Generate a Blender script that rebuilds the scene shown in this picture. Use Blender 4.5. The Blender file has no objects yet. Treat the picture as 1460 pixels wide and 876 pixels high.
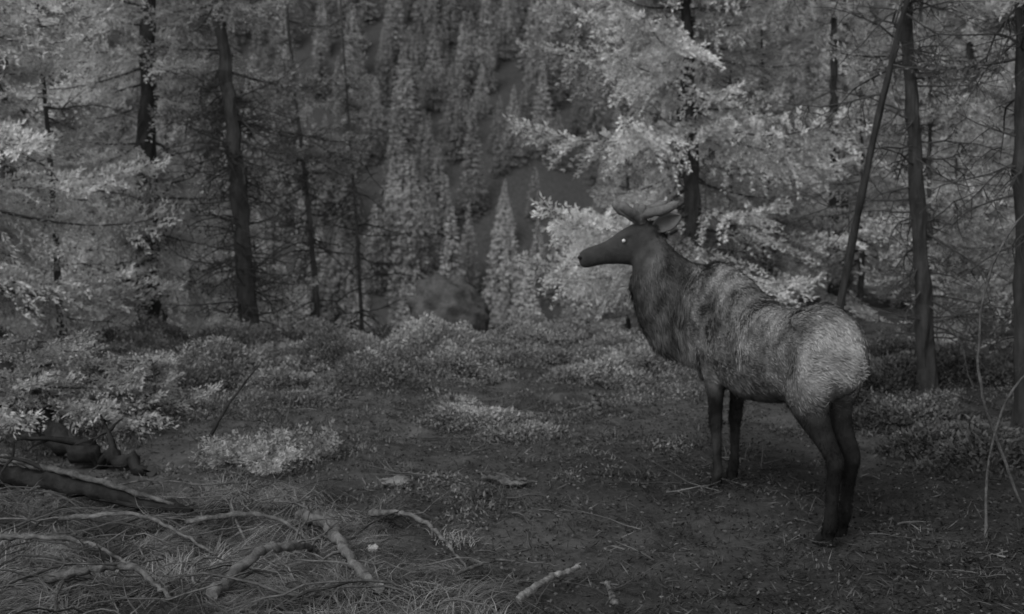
import bpy, math, numpy as np
from mathutils import Vector
R = np.random.default_rng(7)
scene = bpy.context.scene

# ------------------------------------------------------------------ materials
def mat(name, base, var=0.4, scale=6.0, rough=0.9, bump=0.0, leaf=False, stretch=(1,1,1), spec=0.1, detail=8, rnd=0.0, trans=.4, nr=.65):
    m = bpy.data.materials.new(name); m.use_nodes = True
    nt = m.node_tree; N = nt.nodes; L = nt.links; N.clear()
    out = N.new('ShaderNodeOutputMaterial')
    tc = N.new('ShaderNodeTexCoord'); mp = N.new('ShaderNodeMapping'); mp.inputs['Scale'].default_value = stretch
    L.new(tc.outputs['Object'], mp.inputs['Vector'])
    nz = N.new('ShaderNodeTexNoise'); nz.inputs['Scale'].default_value = scale; nz.inputs['Detail'].default_value = detail if not leaf else 2
    nz.inputs['Roughness'].default_value = nr
    L.new(mp.outputs[0], nz.inputs['Vector'])
    mr = N.new('ShaderNodeMapRange'); mr.inputs[1].default_value = 0.3; mr.inputs[2].default_value = 0.7
    mr.inputs[3].default_value = base*(1-var); mr.inputs[4].default_value = base*(1+var)
    L.new(nz.outputs[0], mr.inputs[0]); col = mr.outputs[0]
    at = N.new('ShaderNodeAttribute'); at.attribute_name = 'tone'
    mu = N.new('ShaderNodeMath'); mu.operation = 'MULTIPLY'
    L.new(col, mu.inputs[0]); L.new(at.outputs['Fac'], mu.inputs[1]); col = mu.outputs[0]
    if rnd>0:
        oi = N.new('ShaderNodeObjectInfo'); r2 = N.new('ShaderNodeMapRange'); r2.inputs[3].default_value=1-rnd; r2.inputs[4].default_value=1+rnd
        L.new(oi.outputs['Random'], r2.inputs[0]); m2 = N.new('ShaderNodeMath'); m2.operation='MULTIPLY'
        L.new(col,m2.inputs[0]); L.new(r2.outputs[0],m2.inputs[1]); col=m2.outputs[0]
    cc = N.new('ShaderNodeCombineColor')
    for i in range(3): L.new(col, cc.inputs[i])
    if leaf:
        d = N.new('ShaderNodeBsdfDiffuse'); L.new(cc.outputs[0], d.inputs[0])
        if trans>0:
            t = N.new('ShaderNodeBsdfTranslucent'); mx = N.new('ShaderNodeMixShader')
            mx.inputs[0].default_value = trans; L.new(cc.outputs[0], t.inputs[0])
            L.new(d.outputs[0], mx.inputs[1]); L.new(t.outputs[0], mx.inputs[2]); L.new(mx.outputs[0], out.inputs[0])
        else: L.new(d.outputs[0], out.inputs[0])
    else:
        p = N.new('ShaderNodeBsdfPrincipled'); p.inputs['Roughness'].default_value = rough
        p.inputs['Specular IOR Level'].default_value = spec
        L.new(cc.outputs[0], p.inputs['Base Color']); L.new(p.outputs[0], out.inputs[0])
        if bump > 0:
            b = N.new('ShaderNodeBump'); b.inputs['Strength'].default_value = 1.0; b.inputs['Distance'].default_value = bump
            L.new(nz.outputs[0], b.inputs['Height']); L.new(b.outputs[0], p.inputs['Normal'])
    return m

M_ground = mat('forest_soil', 0.092, 0.75, 3.0, bump=0.06, detail=14, nr=.8)
M_bark = mat('bark', 0.065, 0.6, 9, bump=0.03, stretch=(1,1,0.3))
M_twig = mat('twig_wood', 0.065, 0.4, 8)
M_fir = mat('fir_needles', 0.58, 0.25, 0.9, leaf=True)
M_far = mat('far_needles', 0.40, 0.15, 0.3, leaf=True, rnd=.34, trans=0)
M_shrub = mat('shrub_leaves', 0.26, 0.4, 3, leaf=True, trans=.25)
M_grass = mat('dry_grass', 0.21, 0.35, 5, leaf=True, trans=.3)
M_litter = mat('litter', 0.12, 0.5, 5, leaf=True, trans=0)
M_dead = mat('dead_wood', 0.15, 0.8, 16, bump=0.03, detail=12, nr=.75)
M_log = mat('log_bark', 0.035, 0.6, 8, bump=0.03)
M_rock = mat('rock', 0.15, 0.6, 5, bump=0.08, detail=12, nr=.75)
M_elk = mat('elk_hide', 0.185, 0.22, 9, bump=0.01)
M_fur = mat('elk_fur', 0.205, 0.3, 7, leaf=True, trans=0)
M_velvet = mat('velvet', 0.13, 0.3, 30, bump=0.006)
M_hoof = mat('hoof', 0.02, 0.2, 10)
M_eye = mat('eye', 0.75, 0.05, 10, rough=0.15, spec=0.6)  # pale base colour paints in the flash eyeshine
M_pale = mat('pale_stone', 0.5, 0.3, 30, bump=.01)

# ------------------------------------------------------------------ mesh builder
class B:
    def __init__(s): s.v=[]; s.q=[]; s.m=[]; s.t=[]; s.n=0
    def add(s, v, q, m=0, t=1.0):
        v=np.asarray(v,float); q=np.asarray(q,int)
        s.v.append(v); s.q.append(q+s.n); s.m.append(np.full(len(q),m)); 
        s.t.append(np.broadcast_to(np.asarray(t,float),(len(v),)).copy()); s.n+=len(v)
    def mesh(s, name, mats, smooth=False):
        v=np.concatenate(s.v).astype(np.float32); q=np.concatenate(s.q).astype(np.int32); m=np.concatenate(s.m).astype(np.int32); t=np.concatenate(s.t).astype(np.float32)
        me=bpy.data.meshes.new(name)
        me.vertices.add(len(v)); me.vertices.foreach_set('co', v.ravel())
        me.loops.add(q.size); me.loops.foreach_set('vertex_index', q.ravel())
        me.polygons.add(len(q)); me.polygons.foreach_set('loop_start', np.arange(0,q.size,4,dtype=np.int32))
        me.polygons.foreach_set('loop_total', np.full(len(q),4,dtype=np.int32))
        me.polygons.foreach_set('material_index', m)
        me.polygons.foreach_set('use_smooth', np.full(len(q), smooth))
        a=me.attributes.new('tone','FLOAT','POINT'); a.data.foreach_set('value', t)
        for x in mats: me.materials.append(x)
        me.update(calc_edges=True)
        return me
    def obj(s, name, mats, smooth=False, loc=(0,0,0), rotz=0, parent=None):
        return put(name, s.mesh(name, mats, smooth), loc, rotz, 1, parent)
def put(name, me, loc=(0,0,0), rotz=0, sc=1, parent=None):
    o=bpy.data.objects.new(name, me); scene.collection.objects.link(o)
    o.location=loc; o.rotation_euler=(0,0,rotz); o.scale=(sc,)*3 if np.isscalar(sc) else sc
    if parent: o.parent=parent
    return o
def nrm(a): return a/np.maximum(np.linalg.norm(a,axis=-1,keepdims=True),1e-9)
def kites(P, D, N, L, W, mid=0.45):
    L=np.broadcast_to(L,(len(P),))[:,None]; W=np.broadcast_to(W,(len(P),))[:,None]
    D=nrm(D); S=nrm(np.cross(D,N))*W*0.5
    v=np.stack([P, P+D*L*mid+S, P+D*L, P+D*L*mid-S],1).reshape(-1,3)
    return v, np.arange(len(v)).reshape(-1,4)
def tube(P, r, n=6, rough=0.0):
    P=np.asarray(P,float); k=len(P); r=np.broadcast_to(np.asarray(r,float),(k,))
    T=nrm(np.gradient(P,axis=0)); ref=np.array([0,0,1.0]) if abs(T[:,2]).mean()<0.8 else np.array([1.0,0,0])
    A=nrm(np.cross(T,ref)); C=np.cross(T,A); th=np.linspace(0,2*np.pi,n,endpoint=False)
    rr=r[:,None]*(1+rough*R.normal(size=(k,n)))
    v=P[:,None]+rr[...,None]*(A[:,None]*np.cos(th)[None,:,None]+C[:,None]*np.sin(th)[None,:,None])
    i=np.arange(k-1)[:,None]*n; j=np.arange(n)[None]; j2=(j+1)%n
    q=np.stack([i+j,i+j2,i+n+j2,i+n+j],-1).reshape(-1,4)
    return v.reshape(-1,3), q
def curve(pts, k=12):
    P=np.asarray(pts,float); n=len(P)
    if n==2: return P[0]+(P[1]-P[0])*np.linspace(0,1,k)[:,None]
    E=np.vstack([2*P[0]-P[1],P,2*P[-1]-P[-2]]); o=[]
    for s in np.linspace(0,n-1,k):
        i=min(int(s),n-2); t=s-i; a,b,c,d=E[i:i+4]
        o.append(0.5*((2*b)+(-a+c)*t+(2*a-5*b+4*c-d)*t*t+(-a+3*b-3*c+d)*t**3))
    return np.array(o)

# ------------------------------------------------------------------ noise + terrain
def vnoise(x,y,seed=0):
    def h(i,j):
        s=np.sin(i*127.1+j*311.7+seed*74.7)*43758.5453; return s-np.floor(s)
    xi=np.floor(x); yi=np.floor(y); fx=x-xi; fy=y-yi; fx=fx*fx*(3-2*fx); fy=fy*fy*(3-2*fy)
    return (h(xi,yi)*(1-fx)+h(xi+1,yi)*fx)*(1-fy)+(h(xi,yi+1)*(1-fx)+h(xi+1,yi+1)*fx)*fy
def fbm(x,y,seed=0,o=4):
    s=0;a=.5
    for k in range(o): s=s+a*vnoise(x*2**k,y*2**k,seed+k*3); a*=.5
    return s
def terr(x,y):
    x=np.asarray(x,float); y=np.asarray(y,float)
    ye=16.3+5.5*np.clip((x-1.5)/3,0,1)**2*(3-2*np.clip((x-1.5)/3,0,1))*np.clip((75-y)/45,0,1)
    d=y-ye
    z=np.interp(d,[-1.5,0,3,10,40,80,105,250,420],[0,-.08,-.9,-4.2,-14,-16,-14,55,125])
    near=np.clip((30-y)/10,0,1)
    far=np.clip((y-9.5)/3,0,1)
    z=z+near*((fbm(x*.9,y*.9,1)-.47)*(.16+.18*far)+(fbm(x*3.5,y*3.5,5)-.47)*(.09+.09*far))
    z=z+(1-near)*(fbm(x*.03,y*.03,9)-.47)*14*np.clip((y-40)/60,0,1)
    return z
def tz(x,y): return float(terr(np.array([x]),np.array([y]))[0])

gx=np.concatenate([-np.geomspace(7,320,45)[::-1],np.linspace(-7,7,300)[1:-1],np.geomspace(7,320,45)])
gy=np.concatenate([np.linspace(-60,4,20)[:-1],np.linspace(4,22,380)[:-1],np.geomspace(22,420,110)])
X,Y=np.meshgrid(gx,gy); Z=terr(X,Y)
b=B(); nx=len(gx); ny=len(gy)
I=(np.arange(ny-1)[:,None]*nx+np.arange(nx-1)[None]).ravel()
tone=(0.45+1.3*(fbm(X*.7,Y*.7,21)-.1))*(1-.35*np.clip((X-.3)/1.5,0,1)*np.clip((11-Y)/3,0,1))  # soil mottling, times a painted vignette darkening the right foreground
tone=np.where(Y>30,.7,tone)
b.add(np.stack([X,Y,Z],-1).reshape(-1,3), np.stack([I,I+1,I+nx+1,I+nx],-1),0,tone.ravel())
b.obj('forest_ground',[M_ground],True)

# ------------------------------------------------------------------ fir sprays
def spray(L, step=0.07, bl=0.062, bw=0.024, kk=.045):
    P=[];D=[];T=[]
    for t in np.arange(0.12*L, L, step):
        for s in (-1,1):
            ll=min(0.42*L*(1-t/L)**0.75,0.62)*R.uniform(.55,1.1)+0.05
            ang=math.radians(R.uniform(42,66)); d=nrm(np.array([math.cos(ang),s*math.sin(ang),R.normal(0,.28)]))
            k=np.arange(0,ll,kk)
            base=np.array([t,0,0])+k[:,None]*d+np.stack([k*0,k*0,-0.6*k*k+R.normal(0,.016,len(k))],1)
            e1=nrm(np.cross(d,[0,0,1.])); e2=np.cross(d,e1)
            ph0=R.uniform(0,6.28,len(k))
            for a in (0,2.2,4.3):
                ph=ph0+a
                dd=d[None]*.75+.65*(np.cos(ph)[:,None]*e1+np.sin(ph)[:,None]*e2*.8)
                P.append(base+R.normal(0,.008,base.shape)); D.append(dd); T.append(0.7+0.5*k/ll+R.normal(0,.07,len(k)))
    P=np.concatenate(P);D=np.concatenate(D);T=np.concatenate(T)
    N=R.normal(0,1,(len(P),3))
    v,q=kites(P,D,N,bl*R.uniform(.7,1.35,len(P)),bw*R.uniform(.7,1.3,len(P)))
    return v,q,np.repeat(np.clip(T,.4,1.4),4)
LENS=[0.35,0.6,0.95,1.35,1.8,2.4,3.0]
SPR={L:[spray(L) for _ in range(3)] for L in LENS}
FINE={L:[spray(L,.04,.034,.013,.024) for _ in range(2)] for L in (.35,.6)}
FINE[.95]=[spray(.95,.05,.040,.016,.028) for _ in range(2)]
def bough(b, p, az, el, L, droop=0.18, tone=1.0, wood=True, roll=None, bank=None):
    bank=bank or SPR
    L0=min(bank,key=lambda k:abs(k-L)); v,q,t=bank[L0][R.integers(len(bank[L0]))]; s=L/L0
    v=v.copy()*np.array([s,1,1])
    if R.random()<.5: v[:,1]*=-1
    ro=R.normal(0,.4) if roll is None else roll
    y=v[:,1]*math.cos(ro)-v[:,2]*math.sin(ro); z=v[:,1]*math.sin(ro)+v[:,2]*math.cos(ro)
    x=v[:,0]; u=x/L
    z=z+L*(-droop*u*1.6+droop*1.3*u*u*u) - 0.12*np.abs(y)
    y=y+0.12*L*math.sin(R.uniform(0,6))*u*u
    ce,se=math.cos(el),math.sin(el); x2=x*ce-z*se; z2=x*se+z*ce
    ca,sa=math.cos(az),math.sin(az)
    w=np.stack([p[0]+x2*ca-y*sa, p[1]+x2*sa+y*ca, p[2]+z2],1)
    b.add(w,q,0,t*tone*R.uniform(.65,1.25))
    if wood:
        u=np.linspace(0,.9,7); x=u*L; z=L*(-droop*u*1.6+droop*1.3*u**3); x2=x*ce-z*se; z2=x*se+z*ce
        tv,tq=tube(np.stack([p[0]+x2*ca,p[1]+x2*sa,p[2]+z2],1),np.linspace(.008+.006*L,.003,7),4)
        b.add(tv,tq,1,1.0)
def twig(b, p, d, L, r, depth=2, m=1, n=7, wob=.18, sub=5, tone=1.0):
    d=nrm(np.asarray(d,float)); P=[np.asarray(p,float)]
    for i in range(n-1):
        d=nrm(d+R.normal(0,wob,3)+np.array([0,0,-.03])); P.append(P[-1]+d*L/(n-1))
    P=np.array(P); v,q=tube(P,np.linspace(r,r*.25,n),4 if depth<2 else 5); b.add(v,q,m,tone)
    if depth>0:
        for _ in range(sub):
            i=R.integers(1,n-1); side=nrm(np.cross(d,R.normal(size=3)))
            twig(b,P[i],nrm(P[i+1]-P[i])*.6+side,L*R.uniform(.25,.5),r*.5,depth-1,m,5,wob,max(2,sub-1),tone)
def trunk(b, pts, r0, r1, rough=.09, k=40, tone=1.0, n=12):
    P=curve(pts,k); P[1:-1,:2]+=R.normal(0,r0*.08,(k-2,2))
    rr=np.linspace(r0,r1,k)*(1+.06*R.normal(size=k)); rr[:3]*=np.array([1.5,1.25,1.08])
    v,q=tube(P,rr,n,rough); b.add(v,q,2,tone); return P
def tree(name, x, y, H, r, zb, Lmax, n, lean=(0,0), zt=None, tone=1.0, dead=0, deadz=(0.3,4), el0=-.15, droop=.18, power=.7, bend=.5, tt=1.0, dl=1.5):
    b=B(); z0=-.2
    pts=[(0,0,z0),(lean[0]*bend*.45,lean[1]*.25,H*.25),(lean[0]*bend,lean[1]*.5,H*.5),(lean[0],lean[1],H)]
    P=trunk(b,pts,r,r*.25,tone=tt)
    zt=zt or H
    def at(z): 
        return np.array([np.interp(z,P[:,2],P[:,0]),np.interp(z,P[:,2],P[:,1]),z])
    for z in np.sort(R.uniform(zb,zt,n)):
        L=Lmax*max(.15,(1-z/H))**power*R.uniform(.5,1.1)
        bough(b,at(z),R.uniform(0,2*np.pi),el0+.5*(z/H)+R.normal(0,.13),L,droop,tone)
    for i in range(dead):
        z=R.uniform(*deadz); az=R.uniform(0,6.28)
        twig(b,at(z),(math.cos(az),math.sin(az),R.uniform(-.5,.25)),R.uniform(.3,dl),.012,2)
    me=b.mesh(name,[M_fir,M_twig,M_bark])
    return put(name,me,(x,y,tz(x,y)))

# hero trees ------------------------------------------------------
tree('fir_tree',-5.07,17.2,10,.18,.8,2.6,120,dead=14,deadz=(.4,3),tone=1.15)
tree('dead_limbed_spruce_tree',-3.35,16,10,.13,2.9,2.0,60,lean=(-1.1,.2),dead=150,deadz=(.25,3.4),tone=.75,dl=1.3)
tree('slender_pine_tree',-5.45,15,8,.045,2.6,1.2,28,lean=(-.6,0),dead=14,deadz=(.4,3.5),tone=1.0)
tree('slender_pine_tree',-2.85,18.6,9,.05,2.9,1.5,34,lean=(-.9,0),dead=50,deadz=(.3,3.6),tone=.75,tt=1.4)
tree('slender_pine_tree',-2.35,19.8,9,.035,3.4,1.3,24,lean=(-.6,0),dead=36,deadz=(.3,3.6),tone=.75,tt=1.5)
tree('fir_tree',-6.0,13.3,9,.14,.7,2.6,110,tone=1.25,el0=-.1)
tree('fir_tree',2.62,17.6,11,.14,1.1,3.3,165,lean=(-.35,0),tone=1.2,dead=8,deadz=(.8,3),droop=.2,power=.5)
tree('slender_pine_tree',2.72,11,9,.042,5.6,1.2,18,lean=(2.4,.1),dead=4,deadz=(2.2,4),tone=.8,bend=.44,tt=.55)
tree('dead_limbed_spruce_tree',4.08,12.1,10,.09,2.9,1.6,46,lean=(-.6,.1),dead=60,deadz=(.3,3.9),tone=.7,tt=.7,dl=1.3)
tree('dead_limbed_spruce_tree',4.25,10.2,9,.10,3.0,1.5,40,lean=(-.1,0),dead=40,deadz=(.4,3.6),tone=.55,tt=.6)
tree('slender_pine_tree',5.6,21.5,10,.11,3,1.8,50,dead=14,deadz=(.5,4),tone=.9)

def firmesh(name,H,r,Lmax,n,zb=.4,tone=1.0):
    b=B(); trunk(b,[(0,0,-.3),(0.05,0,H*.5),(0,0,H)],r,.015)
    for z in np.sort(R.uniform(zb,H,n)):
        L=Lmax*max(.06,(1-z/H))**.75*R.uniform(.55,1.15)
        bough(b,(0,0,z),R.uniform(0,6.28),-.15+.6*(z/H)+R.normal(0,.12),L,.17,tone)
    return b.mesh(name,[M_fir,M_twig,M_bark])
FM=[firmesh('fir_a',6,.09,1.7,100),firmesh('fir_b',8,.11,2.1,125),firmesh('fir_c',4,.05,1.3,65,zb=.15),firmesh('fir_d',9,.11,1.8,125,zb=1)]
spots=[(-8.2,20,1),(-6.3,22.5,0),(-4.8,23,2),(-8.5,27,1),(-6.4,28,3),(-5.6,29,0),(-11,24,1),(-8.0,36,1),
 (1.9,20.4,2),(2.9,21.5,0),(1.5,23.5,2),(4.1,20.3,2),(5.4,19.2,2),(6.8,20.5,0),(8.2,22,1),(5.0,24,0),(7.0,26,3),(3.6,26,3),(9.6,25,1),(6.2,17.2,2),(7.4,17.8,0),
 (5.3,15.6,2),(8.5,31,1),(4.0,31,3),(-13,31,1),(10,19,0),(-9.5,17.0,0),(6.0,14.2,2),(3.4,19.2,2)]
for (x,y,k) in spots:
    put('fir_tree',FM[k],(x,y,tz(x,y)-.05),R.uniform(0,6.28),R.uniform(.85,1.15))

# distant conifer forest: pointed spires, dense tiers, self-shading painted into tone: dark base and core, paler tips
def spire(H,Rm,name):
    P=[];D=[];T=[];W=[]
    z=.4
    while z<H:
        rad=Rm*(1-z/H)**.85*R.uniform(.7,1.12)+.04
        for k in range(max(8,int(8+rad*10))):
            az=R.uniform(0,6.28); rr=rad*R.uniform(.75,1.15)
            for s in np.linspace(.5,1,2+int(rad*2)):
                P.append([rr*s*math.cos(az)+R.normal(0,.05),rr*s*math.sin(az)+R.normal(0,.05),z-.35*rr*s+R.normal(0,.04)])
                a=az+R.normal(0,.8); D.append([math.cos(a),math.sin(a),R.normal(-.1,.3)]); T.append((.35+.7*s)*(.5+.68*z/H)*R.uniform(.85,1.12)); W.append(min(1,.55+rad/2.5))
        z+=.34
    for k in range(6): P.append([0,0,H-.15-k*.12]); D.append([R.normal(0,.25),R.normal(0,.25),1]); T.append(1.15); W.append(.6)
    P=np.array(P);D=np.array(D);W=np.array(W); rad_=nrm(P*[1,1,0]+[1e-6,0,0])
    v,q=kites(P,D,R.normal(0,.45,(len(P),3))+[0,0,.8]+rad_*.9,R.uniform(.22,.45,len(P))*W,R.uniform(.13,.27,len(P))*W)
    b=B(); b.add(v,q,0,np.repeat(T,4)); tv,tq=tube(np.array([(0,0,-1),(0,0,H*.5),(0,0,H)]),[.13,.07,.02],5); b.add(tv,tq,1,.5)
    return b.mesh(name,[M_far,M_bark])
SP=[spire(13,2.5,'spire_a'),spire(11,2.2,'spire_b'),spire(15,2.7,'spire_c'),spire(9,1.9,'spire_d'),spire(14,2.1,'spire_e')]
forest=bpy.data.objects.new('distant_conifer_forest',None); scene.collection.objects.link(forest)
y=92.
while y<290:
    sp=4.2+ y*.005; half=y*.5+10
    for x in np.arange(-half,half,sp):
        xx=x+R.uniform(-2.2,2.2); yy=y+R.uniform(-2.8,2.8)
        dens=vnoise(np.array(xx*.06),np.array(yy*.06),3)
        if R.random()> .80+.4*dens: continue
        sc=R.uniform(.5,1.0)*(.85+.4*vnoise(np.array(xx*.2),np.array(yy*.2),8))
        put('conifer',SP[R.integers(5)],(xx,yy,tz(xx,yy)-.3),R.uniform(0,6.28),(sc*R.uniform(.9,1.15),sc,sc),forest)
    y+=5.2

# ------------------------------------------------------------------ shrubs, litter, grass
def mound(b,x,y,rx,ry,h,n,ls=.04,tone=1.0):
    a=R.uniform(0,6.28,n); r=np.sqrt(R.random(n)); r=r*(1+.25*R.normal(0,.5,n)); px=x+rx*r*np.cos(a); py=y+ry*r*np.sin(a)
    lump=.55+.9*fbm(px*4,py*4,31)-.2
    top=h*np.sqrt(np.clip(1-r**2,0.02,1))*lump; z=terr(px,py)+top*R.uniform(.35,1.05,n)
    D=np.stack([np.cos(a)*.5,np.sin(a)*.5,np.full(n,.45)],1)+R.normal(0,.6,(n,3))
    v,q=kites(np.stack([px,py,z],1),D,R.normal(0,1,(n,3))+[0,0,1.2],ls*R.uniform(.6,1.5,n),ls*.5*R.uniform(.6,1.4,n))
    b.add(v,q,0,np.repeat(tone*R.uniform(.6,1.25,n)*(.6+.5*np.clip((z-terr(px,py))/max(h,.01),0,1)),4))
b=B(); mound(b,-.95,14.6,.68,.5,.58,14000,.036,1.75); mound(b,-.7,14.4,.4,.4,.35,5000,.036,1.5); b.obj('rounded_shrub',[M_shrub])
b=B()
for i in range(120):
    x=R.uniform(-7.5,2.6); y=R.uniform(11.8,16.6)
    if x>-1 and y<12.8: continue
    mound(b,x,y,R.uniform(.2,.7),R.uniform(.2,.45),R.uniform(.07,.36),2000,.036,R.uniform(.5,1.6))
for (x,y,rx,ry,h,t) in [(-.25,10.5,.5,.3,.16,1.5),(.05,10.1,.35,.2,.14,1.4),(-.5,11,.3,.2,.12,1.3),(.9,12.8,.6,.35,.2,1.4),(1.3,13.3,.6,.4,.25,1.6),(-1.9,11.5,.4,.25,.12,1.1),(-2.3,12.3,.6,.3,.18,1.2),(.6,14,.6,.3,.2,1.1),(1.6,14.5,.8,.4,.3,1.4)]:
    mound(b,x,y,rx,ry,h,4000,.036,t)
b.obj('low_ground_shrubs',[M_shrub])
n=210000; yy=7.0+8.2*R.random(n); xx=R.uniform(-1,1,n)*(yy*.5+.8)
m_=fbm(xx*1.6,yy*1.6,81)+.35*(fbm(xx*7,yy*7,83)-.47)-.06*np.clip((10-yy),0,3)-.09*np.clip(xx+.3,0,1.5)*(yy<11.5)+.04*(xx<-.5)
k=m_>.44+.10*R.random(n); xx=xx[k];yy=yy[k];mm=m_[k];n=len(xx)
b=B(); v,q=kites(np.stack([xx,yy,terr(xx,yy)+R.uniform(0,.08,n)*np.clip((mm-.46)*8,.1,1)],1),R.normal(0,.6,(n,3))+[0,0,.5],R.normal(0,.8,(n,3))+[0,0,1],.03*R.uniform(.6,1.5,n),.014*R.uniform(.6,1.4,n))
b.add(v,q,0,np.repeat(R.uniform(.35,1.2,n)*(.65+2.0*(mm-.44)),4)); b.obj('creeping_herbs',[M_shrub])
b=B()
for i in range(60):
    x=R.uniform(2.7,6.2); y=R.uniform(8.2,14)
    if x<3.0+ (9.5-y)*.2: continue
    if abs(x-4.1)<.5 and y<12: continue
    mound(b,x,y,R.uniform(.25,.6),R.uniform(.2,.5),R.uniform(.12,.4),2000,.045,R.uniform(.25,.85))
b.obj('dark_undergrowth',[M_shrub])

n=190000
yy=4.5+ (17-4.5)*R.random(n)**1.35; xx=R.uniform(-1,1,n)*(yy*.5+1.2)
keep=R.random(n)<np.clip(.45+1.5*(fbm(xx*1.3,yy*1.3,44)-.3),.25,1); xx=xx[keep];yy=yy[keep];n=len(xx)
P=np.stack([xx,yy,terr(xx,yy)+R.uniform(.0,.025,n)],1); a=R.uniform(0,6.28,n)
D=np.stack([np.cos(a),np.sin(a),R.normal(.15,.35,n)],1)
small=R.random(n)<.7
v,q=kites(P,D,R.normal(0,.6,(n,3))+[0,0,1],np.where(small,R.uniform(.012,.036,n),R.uniform(.05,.14,n)),np.where(small,R.uniform(.008,.02,n),R.uniform(.003,.007,n)))
b=B(); b.add(v,q,0,np.repeat((.25+1.3*R.random(n)**2.2)*(1-.3*np.clip(xx,0,1)),4))
for i in range(300):
    y=R.uniform(5,14); x=R.uniform(-.5,.5)*y
    a=R.uniform(0,6.28); twig(b,(x,y,tz(x,y)+.02),(math.cos(a),math.sin(a),.05),R.uniform(.15,.6),R.uniform(.003,.008),1,0,6,.15,2,R.uniform(.4,1.2))
b.obj('forest_floor_litter',[M_litter])

def grass(b,xx,yy,L,W,tone,lie=.5,az=None):
    n=len(xx); base=np.stack([xx,yy,terr(xx,yy)],1)
    a=R.uniform(0,6.28,n) if az is None else az+R.normal(0,.6,n)
    h=np.stack([np.cos(a),np.sin(a),0*a],1); side=np.stack([-np.sin(a),np.cos(a),0*a],1)
    L=L*R.uniform(.5,1.2,n); li=np.clip(lie+R.normal(0,.2,n),.05,1)
    rings=[]
    for k,s in enumerate(np.linspace(0,1,5)):
        p=base+h*(L*s*(.25+li*s*.75))[:,None]; p[:,2]+=L*(np.sin(s*2.3*np.clip(li+.25,0,1.2))*(1-li*.55))*.42+.005
        w=side*W*(1-s*.85)*.5
        rings.append(p-w); rings.append(p+w)
    v=np.stack(rings,1).reshape(-1,3); o=(np.arange(n)*10)[:,None,None]
    q=(o+np.array([[0,1,3,2],[2,3,5,4],[4,5,7,6],[6,7,9,8]])[None]).reshape(-1,4)
    b.add(v,q,0,np.repeat(tone*R.uniform(.5,1.35,n),10))
b=B()
for i in range(360):
    y=5.3+2.9*R.random()**1.1; x=R.uniform(-3.6,-.1)
    if x>-.15-(y-6)*.6 and R.random()<.85: continue
    k=85; grass(b,x+R.normal(0,.07,k),y+R.normal(0,.07,k),R.uniform(.15,.42),.006,R.uniform(.35,2.0),1.05,R.uniform(0,6.28))
for i in range(240):
    y=R.uniform(8.5,16); x=R.uniform(-.45,.3)*y; k=26
    grass(b,x+R.normal(0,.06,k),y+R.normal(0,.06,k),R.uniform(.08,.18),.008,R.uniform(.5,1.0),.5)
for i in range(150):
    y=R.uniform(5.5,8.5); x=R.uniform(-.3,2.8); k=14
    grass(b,x+R.normal(0,.05,k),y+R.normal(0,.05,k),R.uniform(.06,.13),.006,R.uniform(.3,.7),.6)
b.obj('dry_grass',[M_grass])

def seedling(name,x,y,H,Lb,n,tone=1.1):
    b=B(); v,q=tube(curve([(0,0,-.02),(0.02,0,H*.6),(0,0,H)],6),np.linspace(.02,.004,6),5); b.add(v,q,1)
    for i in range(n):
        z=(.12+.88*(i+R.random())/n)*H; bough(b,(0,0,z),R.uniform(0,6.28),R.uniform(-.05,.3),Lb*(1.1-.7*z/H)*R.uniform(.7,1.1),.12,tone,bank=FINE,roll=R.normal(0,.2))
    b.obj(name,[M_fir,M_twig,M_bark],loc=(x,y,tz(x,y)))
seedling('fir_sapling',-3.8,9.9,.80,1.1,24,.85)
seedling('fir_sapling',-3.0,10.3,.5,.8,16,.9)
b=B(); 
for (dx,dy) in [(0,0),(.25,.1),(-.25,.05),(.1,-.15),(-.1,.2)]:
    for k in range(6):
        a=R.uniform(0,6.28); bough(b,(dx,dy,.03),a,R.uniform(.2,.9),R.uniform(.2,.38),.1,.85,False,bank=FINE)
b.obj('leafy_seedling_patch',[M_fir,M_twig],loc=(-1.77,8.9,tz(-1.77,8.9)))

def limb(name,pts,r0,r1,mat_,k=26,n=10,rough=.1,tone=1.0,wob=.12,extra=None,up=0):
    P=curve([(x,y,tz(x,y)+z+up) for x,y,z in pts],k); P[1:-1]+=R.normal(0,r0*wob,(k-2,3))
    v,q=tube(P,np.linspace(r0,r1,k)*(1+.1*R.normal(size=k)),n,rough); b=B(); b.add(v,q,0,tone*np.repeat(R.uniform(.7,1.2,k),n))
    for e in (0,k-1):
        c=e*n; b.add(v[c:c+n],np.array([[0,i,i+1,i+2] for i in range(1,n-2,2)]),0,tone*1.4)
    for j in range(extra or 0):
        i=R.integers(2,k-2); a=R.uniform(0,6.28); twig(b,P[i],(math.cos(a),math.sin(a),R.uniform(-.2,.7)),R.uniform(.15,.5),r0*.28,1,0,6,.25,3,tone)
    return b.obj(name,[mat_],True)
limb('fallen_log',[(-4.75,11.2,.46),(-4.1,10.2,.28),(-3.45,9.35,.14),(-3.0,9.0,.10),(-2.55,8.75,.03)],.12,.04,M_log,36,12,.14,.9,.25,9)
limb('weathered_log',[(-3.9,8.35,.12),(-3.41,8.2,.13),(-2.71,7.84,.12),(-1.95,7.5,.06)],.09,.035,M_log,34,12,.12,.8,.12,4)
limb('split_log_slab',[(-3.9,8.33,.215),(-3.41,8.17,.225),(-2.71,7.81,.20),(-2.05,7.50,.115)],.032,.012,M_dead,40,8,.2,.9,.1)
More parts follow.
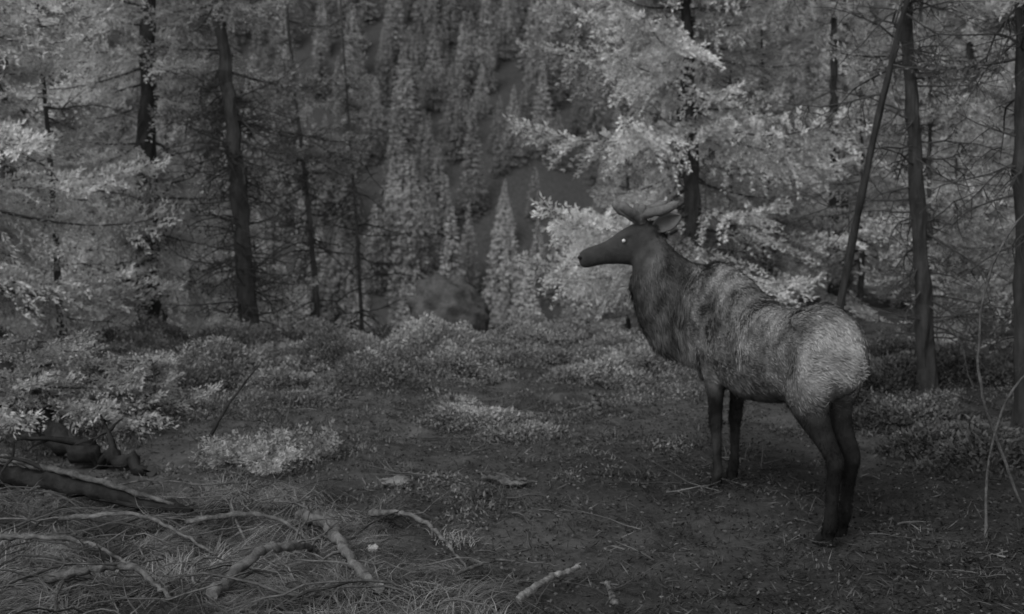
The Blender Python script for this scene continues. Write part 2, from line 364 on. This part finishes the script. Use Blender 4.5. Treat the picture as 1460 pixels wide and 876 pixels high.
roots=[([(-1.25,7.25,.05),(-1.05,6.95,.13),(-.93,6.6,.13),(-.64,5.95,.05)],.040,.024,1.25,3),
([(-1.42,5.85,.06),(-1.28,6.19,.14),(-1.12,6.36,.15),(-1.1,6.8,.04)],.030,.014,1.2,3),
([(-2.79,6.73,.10),(-2.32,6.6,.13),(-1.92,6.38,.04)],.018,.008,1.1,3),
([(-.85,7.4,.03),(-.6,7.15,.12),(-.4,6.85,.10),(-.24,6.5,.02)],.019,.006,1.2,3),
([(-2.3,6.1,.06),(-1.9,6.05,.15),(-1.6,5.85,.05)],.024,.011,1.05,3),
([(-2.6,7.1,.10),(-2.1,7.0,.15),(-1.6,6.7,.04)],.016,.006,1.1,3),
([(-1.9,7.2,.07),(-1.5,7.1,.14),(-1.2,6.9,.11),(-1.0,6.5,.04)],.017,.006,1.1,3),
([(.03,5.9,.03),(.194,6.22,.05),(.35,6.42,.06)],.020,.013,2.0,0),
([(-.35,6.3,.02),(-.1,6.6,.05),(.25,6.55,.03)],.010,.004,.9,2),
([(.5,5.95,.03),(.46,6.05,.10)],.018,.010,1.3,0),
([(-.2,8.3,.02),(.1,8.2,.03)],.02,.01,.8,0),([(.75,10.6,.0),(.69,10.65,.22)],.035,.03,1.0,0)]
for p,r0,r1,t,ex in roots: limb('dead_branch',p,r0,r1,M_dead,30,8,.16,t,.24,ex,.03)
b=B()
for i in range(150):
    y=R.uniform(5.6,8.2); x=R.uniform(-.5,-.05)*y
    if x>-.1-(y-6)*.7: continue
    a=R.uniform(0,6.28); L=R.uniform(.3,1.0); P=[np.array([x,y,tz(x,y)+.02])]; cv=R.normal(0,.16)
    for k in range(10):
        a+=cv+R.normal(0,.12); p=P[-1]+np.array([math.cos(a),math.sin(a),0])*L/10; p[2]=tz(p[0],p[1])+.04+.12*math.sin(math.pi*(k+1)/11)*min(1,L)+R.normal(0,.006); P.append(p)
    r=R.uniform(.003,.009); v,q=tube(np.array(P),np.linspace(r,r*.4,len(P)),6,.08); b.add(v,q,0,R.uniform(.4,1.4))
b.obj('dead_root_tangle',[M_dead],True)
limb('leaning_dead_stick',[(-2.34,9.25,0),(-2.15,9.3,.35),(-1.92,9.4,.64)],.018,.006,M_log,12,6)
limb('bent_sapling',[(3.25,7.9,0),(3.12,7.9,.35),(3.0,7.9,.71),(3.02,8,1.05),(3.1,8,1.5),(3.32,8,1.83),(3.6,8,1.9)],.012,.007,M_dead,26,6,.05,.8,.3)
limb('bent_sapling',[(2.72,7.1,0),(2.78,7.2,.45),(2.92,7.2,.85),(3.2,7.2,1.1)],.010,.005,M_dead,16,6,.05,.8)

def rock(name,x,y,s,mat_,seed,tone=1.0,sink=.3,rough=.5,dz=0):
    nu,nv=56,34; u=np.linspace(0,2*np.pi,nu,endpoint=False); w=np.linspace(0.02,np.pi-.02,nv); U,W=np.meshgrid(u,w)
    d=np.stack([np.sin(W)*np.cos(U),np.sin(W)*np.sin(U),np.cos(W)],-1)
    n_=1+rough*(fbm(d[...,0]*1.6+seed+d[...,2],d[...,1]*1.6+d[...,2]*.7,seed)-.45)+.4*rough*(fbm(d[...,0]*5+seed,d[...,2]*5+d[...,1]*3,seed+3)-.45)
    v=(d*n_[...,None])*np.array(s); i=np.arange(nv-1)[:,None]*nu; j=np.arange(nu)[None]; j2=(j+1)%nu
    q=np.stack([i+j,i+nu+j,i+nu+j2,i+j2],-1).reshape(-1,4); b=B(); b.add(v.reshape(-1,3),q,0,tone)
    return b.obj(name,[mat_],True,(x,y,tz(x,y)+s[2]*(1-sink*1.5)+dz))
rock('boulder',-.88,16.2,(.44,.4,.40),M_rock,11,.8,.3,1.3,.14)
rock('small_rock',-.76,8.22,(.10,.06,.035),M_rock,7,1.9,.3,1.0,.02)
rock('small_rock',.02,8.25,(.1,.05,.025),M_rock,8,1.4,.3,1.0,.02)
rock('pale_stone',-.76,6.73,(.032,.022,.022),M_pale,9,.8,0,1.4,.07)

# ------------------------------------------------------------------ ELK
def loft(secs,k=24,n=24):
    C=curve([s[0] for s in secs],k); S=curve([s[1] for s in secs],k); U=curve([s[2] for s in secs],k)
    th=np.linspace(0,2*np.pi,n,endpoint=False)
    v=C[:,None]+S[:,None]*np.cos(th)[None,:,None]+U[:,None]*np.sin(th)[None,:,None]
    v=v.reshape(-1,3).tolist(); f=[]
    for i in range(k-1):
        for j in range(n): f.append((i*n+j,i*n+(j+1)%n,(i+1)*n+(j+1)%n,(i+1)*n+j))
    v.append(C[0].tolist()); v.append(C[-1].tolist()); a=len(v)-2
    for j in range(n):
        f.append((a,(j+1)%n,j)); f.append((a+1,(k-1)*n+j,(k-1)*n+(j+1)%n))
    return v,f
V=[];F=[]
def addl(secs,k=24,n=24):
    v,f=loft(secs,k,n); o=len(V); V.extend(v); F.extend([tuple(i+o for i in q) for q in f])
def bs(f,top,bot,hw,l=0): return ((f,l,(top+bot)/2),(0,hw,0),(0,0,(top-bot)/2))
addl([bs(-.27,1.13,1.00,.03),bs(-.24,1.21,.92,.09),bs(-.15,1.29,.86,.14),bs(0,1.355,.80,.18),bs(.16,1.34,.77,.185),bs(.42,1.285,.72,.21),bs(.70,1.30,.67,.23),
      bs(.92,1.39,.66,.225),bs(1.10,1.475,.68,.195),bs(1.28,1.51,.72,.165),bs(1.44,1.46,.76,.15),bs(1.56,1.30,.82,.12),bs(1.63,1.12,.90,.05)],50,32)
for s in (-1,1):
    addl([((.18,.14*s,1.25),(0,.02,0),(0,0,.02)),((.10,.13*s,1.25),(0,.05,0),(0,0,.06)),((0,.10*s,1.23),(0,.06,0),(0,0,.08)),((-.16,.07*s,1.16),(0,.05,0),(0,0,.08)),((-.25,.06*s,1.08),(0,.03,0),(0,0,.04))],14,12)
def legsec(f,l,z,rf,rl): return ((f,l,z),(rf,0,0),(0,rl,0))
def fore(l,df=0):
    addl([legsec(1.18,l*.9,1.24,.12,.06),legsec(1.22,l,1.04,.17,.085),legsec(1.22+df*.2,l,.84,.14,.08),legsec(1.20+df*.4,l,.69,.075,.058),legsec(1.205+df*.6,l,.55,.052,.045),
          legsec(1.215+df*.7,l,.45,.050,.046),legsec(1.205+df*.8,l,.38,.036,.035),legsec(1.20+df*.9,l,.22,.031,.030),legsec(1.205+df,l,.13,.040,.038),legsec(1.235+df,l,.07,.038,.036),legsec(1.25+df,l,.03,.050,.044),legsec(1.255+df,l,0,.057,.048)],40,16)
def hind(l,df=0):
    addl([legsec(.02,l*.8,1.18,.14,.07),legsec(.01,l,1.03,.21,.095),legsec(.06+df*.2,l*1.05,.88,.205,.105),legsec(.08+df*.3,l*1.05,.76,.165,.095),legsec(0+df*.5,l,.65,.115,.076),legsec(-.11+df*.6,l,.56,.076,.056),
          legsec(-.165+df*.7,l,.49,.058,.046),legsec(-.15+df*.8,l,.40,.045,.04),legsec(-.125+df*.9,l,.24,.038,.036),legsec(-.11+df,l,.13,.047,.042),legsec(-.075+df,l,.07,.04,.038),legsec(-.06+df,l,.03,.052,.044),legsec(-.055+df,l,0,.060,.049)],44,18)
FO=[(.10,-.06),(-.11,.10)]; HI=[(.095,-.04),(-.075,.08)]
for a_ in FO: fore(*a_)
for a_ in HI: hind(*a_)
def nv(f,l,z,side,up): return ((f,l,z),side,up)
addl([nv(1.12,0,1.11,(0,.18,0),(-.10,0,.36)),nv(1.36,.05,1.12,(.01,.17,0),(-.16,-.01,.35)),nv(1.55,.13,1.17,(.04,.15,0),(-.17,-.08,.31)),
      nv(1.68,.205,1.27,(-.06,.12,0),(-.13,-.12,.23)),nv(1.775,.255,1.41,(-.065,.095,0),(-.095,-.11,.16)),nv(1.83,.28,1.54,(-.065,.075,0),(-.05,-.09,.125)),nv(1.86,.28,1.65,(-.06,.055,0),(-.03,-.075,.10))],36,24)
A0=np.array([1.87,.23,1.71]); A1=np.array([1.975,.77,1.54]); ax=A1-A0; ax/=np.linalg.norm(ax)
sd=np.cross([0,0,1.],ax); sd/=np.linalg.norm(sd); up=np.cross(ax,sd)
def hs(t,c,w,h): return (tuple(A0+ax*t+up*c),tuple(sd*w),tuple(up*h))
addl([hs(-.06,-.03,.035,.05),hs(-.01,-.04,.085,.11),hs(.07,-.055,.10,.14),hs(.15,-.062,.10,.142),hs(.23,-.062,.085,.125),hs(.30,-.06,.066,.100),hs(.37,-.056,.056,.082),
      hs(.44,-.05,.054,.073),hs(.50,-.048,.056,.070),hs(.54,-.052,.050,.060),hs(.565,-.058,.03,.036)],40,24)
for s in (-1,1):
    p=A0+ax*.05+up*.05+sd*.045*s
    addl([(tuple(p),tuple(sd*.035),tuple(ax*.035)),(tuple(p+up*.08),tuple(sd*.03),tuple(ax*.03))],5,12)
    p=A0+ax*.20+up*.03+sd*.06*s
    addl([(tuple(p-ax*.05),tuple(sd*.01),tuple(up*.01)),(tuple(p),tuple(sd*.03),tuple(up*.026)),(tuple(p+ax*.05),tuple(sd*.01),tuple(up*.01))],8,10)
addl([((-.24,0,1.18),(0,.04,0),(.03,0,0.03)),((-.285,0,1.11),(0,.035,0),(.028,0,.01)),((-.30,0,1.02),(0,.026,0),(.02,0,0)),((-.295,0,.97),(0,.01,0),(.008,0,0))],10,12)
me=bpy.data.meshes.new('elk_raw'); me.from_pydata(V,[],F); me.update()
raw=bpy.data.objects.new('elk_raw',me); scene.collection.objects.link(raw)
rm=raw.modifiers.new('r','REMESH'); rm.mode='VOXEL'; rm.voxel_size=.0125
sm=raw.modifiers.new('s','SMOOTH'); sm.factor=.5; sm.iterations=8
dg=bpy.context.evaluated_depsgraph_get(); dg.update()
em=bpy.data.meshes.new_from_object(raw.evaluated_get(dg)); bpy.data.objects.remove(raw)
em.name='elk'
nvt=len(em.vertices); co=np.empty(nvt*3,np.float32); em.vertices.foreach_get('co',co); co=co.reshape(-1,3).astype(float)
def sst(a,b_,x): t=np.clip((x-a)/(b_-a),0,1); return t*t*(3-2*t)
def coat(p):
    f,l,z=p[:,0],p[:,1],p[:,2]
    nz=fbm(f*4.5+l*2,z*4.5+l*2,61); nz2=fbm(f*9+l*6,z*8+f*2,67); nz3=fbm(f*26+l*9,z*20,68)
    amp=1-.4*sst(.75,.3,f)
    body=.86+amp*(.8*(nz-.47)+1.4*(nz2-.47))+1.1*(nz3-.47)
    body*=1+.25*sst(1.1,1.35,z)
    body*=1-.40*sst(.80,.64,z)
    d=np.sqrt(((f+.28)/.36)**2+((z-1.06)/.27)**2+(l/.5)**2)
    body=body+(1.6+.8*(nz2-.47)-body)*sst(1.15,.7,d)
    hindsel=(f<.45)
    body=np.where(hindsel, body*(1-.84*sst(.90,.66,z)), body*(1-.72*sst(.78,.60,z)))
    q=(f-1.47)+.35*(1.15-z)*(z<1.15)+ .7*l*(l>0)*(z>1.1) -.25*np.clip(z-1.3,0,1)
    nk=sst(-.08,.16,q+.35*(nz-.47))*(z>.6)
    neck=.38+.7*(nz2-.47)+.4*(nz3-.47)
    body=body*(1-nk)+neck*nk
    hd=sst(-.02,.12,(p-A0)@ax)*sst(1.72,1.8,f)*(z>1.3)
    body=body*(1-hd)+(.28+.25*(nz2-.4))*hd
    return np.clip(body,.06,2.0)
at=em.attributes.new('tone','FLOAT','POINT'); at.data.foreach_set('value',coat(co).astype(np.float32))
em.materials.clear(); em.materials.append(M_elk)
em.polygons.foreach_set('use_smooth',np.ones(len(em.polygons),bool)); em.update()
EO=(1.83,7.12); PH=math.atan2(.944,-.33)
elk=put('elk',em,(EO[0],EO[1],0.0),PH)
elk.location.z=min(tz(1.9,7.0),tz(1.45,8.3),tz(1.75,6.9))
nf=len(em.polygons); cen=np.empty(nf*3,np.float32); em.polygons.foreach_get('center',cen); cen=cen.reshape(-1,3).astype(float)
nor=np.empty(nf*3,np.float32); em.polygons.foreach_get('normal',nor); nor=nor.reshape(-1,3).astype(float)
ar=np.empty(nf,np.float32); em.polygons.foreach_get('area',ar)
n=140000; idx=R.choice(nf,n,p=ar.astype(float)/ar.astype(float).sum()); P=cen[idx]+R.normal(0,.006,(n,3)); Nn=nor[idx]
flow=np.tile(np.array([-.85,0,-.5]),(n,1)); low=P[:,2]<.75; flow[low]=[-.05,0,-1]
hd=((P-A0)@ax>0)&(P[:,0]>1.7)&(P[:,2]>1.42); flow[hd]=-ax
nk=(P[:,0]>1.35)&~hd; flow[nk]=[-.45,-.05,-.85]
sw=(fbm(P[:,0]*6,P[:,2]*6+P[:,1]*4,91)-.47)*2.2; flow[:,2]+=sw*(~hd)
flow=flow+R.normal(0,.14,(n,3)); flow-=Nn*np.sum(flow*Nn,1)[:,None]
cl=fbm(P[:,0]*10,P[:,2]*10+P[:,1]*5,71)
flow=nrm(flow)+Nn*(R.uniform(.04,.20,n)+np.where(P[:,0]<.55,.5,1.4)*np.clip(cl-.47,0,1))[:,None]
mane=nk&(P[:,2]>.85)
Lf=np.full(n,.040); Lf[P[:,0]<.5]=.030; Lf[low]=.014; Lf[hd]=.010; Lf[mane]=.07
Lf=Lf*(.45+1.3*cl)
v,q=kites(P-Nn*.004,flow,Nn+R.normal(0,.25,(n,3)),Lf*R.uniform(.6,1.4,n),np.minimum(.0065,Lf*.25),.35)
b=B(); b.add(v,q,0,np.repeat(coat(P)*R.uniform(.72,1.3,n),4)); b.obj('fur',[M_fur],parent=elk)
b=B()
def knob(P,r,n=12,k=16):
    P=curve(P,k); rr=np.interp(np.linspace(0,1,k),np.linspace(0,1,len(r)),r); s=np.linspace(0,1,k); rr=rr*np.sqrt(np.clip(1-(np.clip(s-.88,0,1)/.121)**2,0.0,1)+1e-4)
    v,q=tube(P,rr,n,.06); b.add(v,q,0,np.repeat(.75+.5*s,n))
for s in (-1,1):
    p=A0+ax*.07+up*.08+sd*.05*s; o=sd*s
    z=np.array([0,0,1.]); back=-np.array([.08,.97,0]);fw=-back
    knob([p,p+z*.05+o*.02,p+z*.075+back*.07+o*.06,p+z*.095+back*.16+o*.09,p+z*.145+back*.265+o*.10],[.034,.038,.036,.035,.030])
    knob([p+z*.01,p+z*.05+fw*.05+o*.02,p+z*.085+fw*.11+o*.045,p+z*.145+fw*.18+o*.05],[.034,.034,.036,.032])
    knob([p+z*.04+o*.02,p+z*.09+o*.03,p+z*.135+o*.035-fw*.01],[.034,.030,.025])
b.obj('velvet_antlers',[M_velvet],True,parent=elk)
b=B()
for s in (-1,1):
    base=A0-ax*.01+up*.015+sd*.08*s; d=nrm(sd*s*.4-ax*.9+np.array([0,0,.2])); wd=nrm(np.cross(d,sd*s)); 
    k,nn=14,7; vv=[]
    for i in range(k):
        t=i/(k-1); w=.055*math.sin(math.pi*min(1,.12+t*.88))**.7
        for j in range(nn):
            a=(j/(nn-1)-.5)*2; vv.append(base+d*t*.20+wd*a*w-sd*s*(.04*(1-a*a)*w/.05))
    q=[[i*nn+j,i*nn+j+1,(i+1)*nn+j+1,(i+1)*nn+j] for i in range(k-1) for j in range(nn-1)]
    b.add(np.array(vv),q,0,.7)
ears=b.obj('ears',[M_elk],True,parent=elk)
so=ears.modifiers.new('s','SOLIDIFY'); so.thickness=.012
def ball(c,s):
    nu,nv_=20,12; u=np.linspace(0,2*np.pi,nu,endpoint=False); w=np.linspace(0.02,np.pi-.02,nv_); U,W=np.meshgrid(u,w)
    d=np.stack([np.sin(W)*np.cos(U),np.sin(W)*np.sin(U),np.cos(W)],-1).reshape(-1,3)*s+np.array(c)
    i=np.arange(nv_-1)[:,None]*nu; j=np.arange(nu)[None]; j2=(j+1)%nu
    return d,np.stack([i+j,i+nu+j,i+nu+j2,i+j2],-1).reshape(-1,4)
b=B()
for s in (-1,1):
    v,q=ball(A0+ax*.235+up*.0+sd*.085*s,.013); b.add(v,q,0,.9)
b.obj('eyes',[M_eye],True,parent=elk)
b=B()
for s in (-1,1):
    v,q=ball(A0+ax*.555-up*.03+sd*.028*s,.012); b.add(v,q,0,.5)
b.obj('nostrils',[M_hoof],True,parent=elk)
b=B()
for (f,l) in [(1.255+d_,l_) for l_,d_ in FO]+[(-.055+d_,l_) for l_,d_ in HI]:
    for s in (-1,1):
        P=[(f-.03,l+s*.02,.075),(f+.005,l+s*.024,.045),(f+.03,l+s*.026,.0)]
        v,q=tube(curve(P,8),np.linspace(.026,.036,8),10); v[:,2]=np.maximum(v[:,2],-.01); b.add(v,q,0,.8)
b.obj('hooves',[M_hoof],True,parent=elk)

# ------------------------------------------------------------------ light, camera
w=bpy.data.worlds.new('World'); scene.world=w; w.use_nodes=True; nt=w.node_tree
bg=nt.nodes['Background']; sk=nt.nodes.new('ShaderNodeTexSky'); sk.sky_type='NISHITA'; sk.sun_disc=False
EL,AZ=math.radians(46),math.radians(214)
sk.sun_elevation=EL; sk.sun_rotation=AZ
bw=nt.nodes.new('ShaderNodeRGBToBW'); nt.links.new(sk.outputs[0],bw.inputs[0]); nt.links.new(bw.outputs[0],bg.inputs[0]); bg.inputs[1].default_value=.15
sun=bpy.data.lights.new('sun','SUN'); sun.energy=1.5; sun.angle=math.radians(28); so_=bpy.data.objects.new('sun',sun); scene.collection.objects.link(so_)
d=Vector((math.sin(AZ)*math.cos(EL),math.cos(AZ)*math.cos(EL),math.sin(EL)))
so_.rotation_euler=d.to_track_quat('Z','Y').to_euler()
cam=bpy.data.cameras.new('camera'); co_=bpy.data.objects.new('camera',cam); scene.collection.objects.link(co_)
co_.location=(0,0,2.1); co_.rotation_euler=(math.radians(90),0,0); cam.lens=43.45; cam.sensor_width=36; cam.shift_y=-(438-250)/1460; cam.clip_end=1000
cam.dof.use_dof=True; cam.dof.focus_distance=5.5; cam.dof.aperture_fstop=2.9
scene.camera=co_
scene.view_settings.view_transform='Standard'; scene.view_settings.look='None'; scene.view_settings.exposure=0
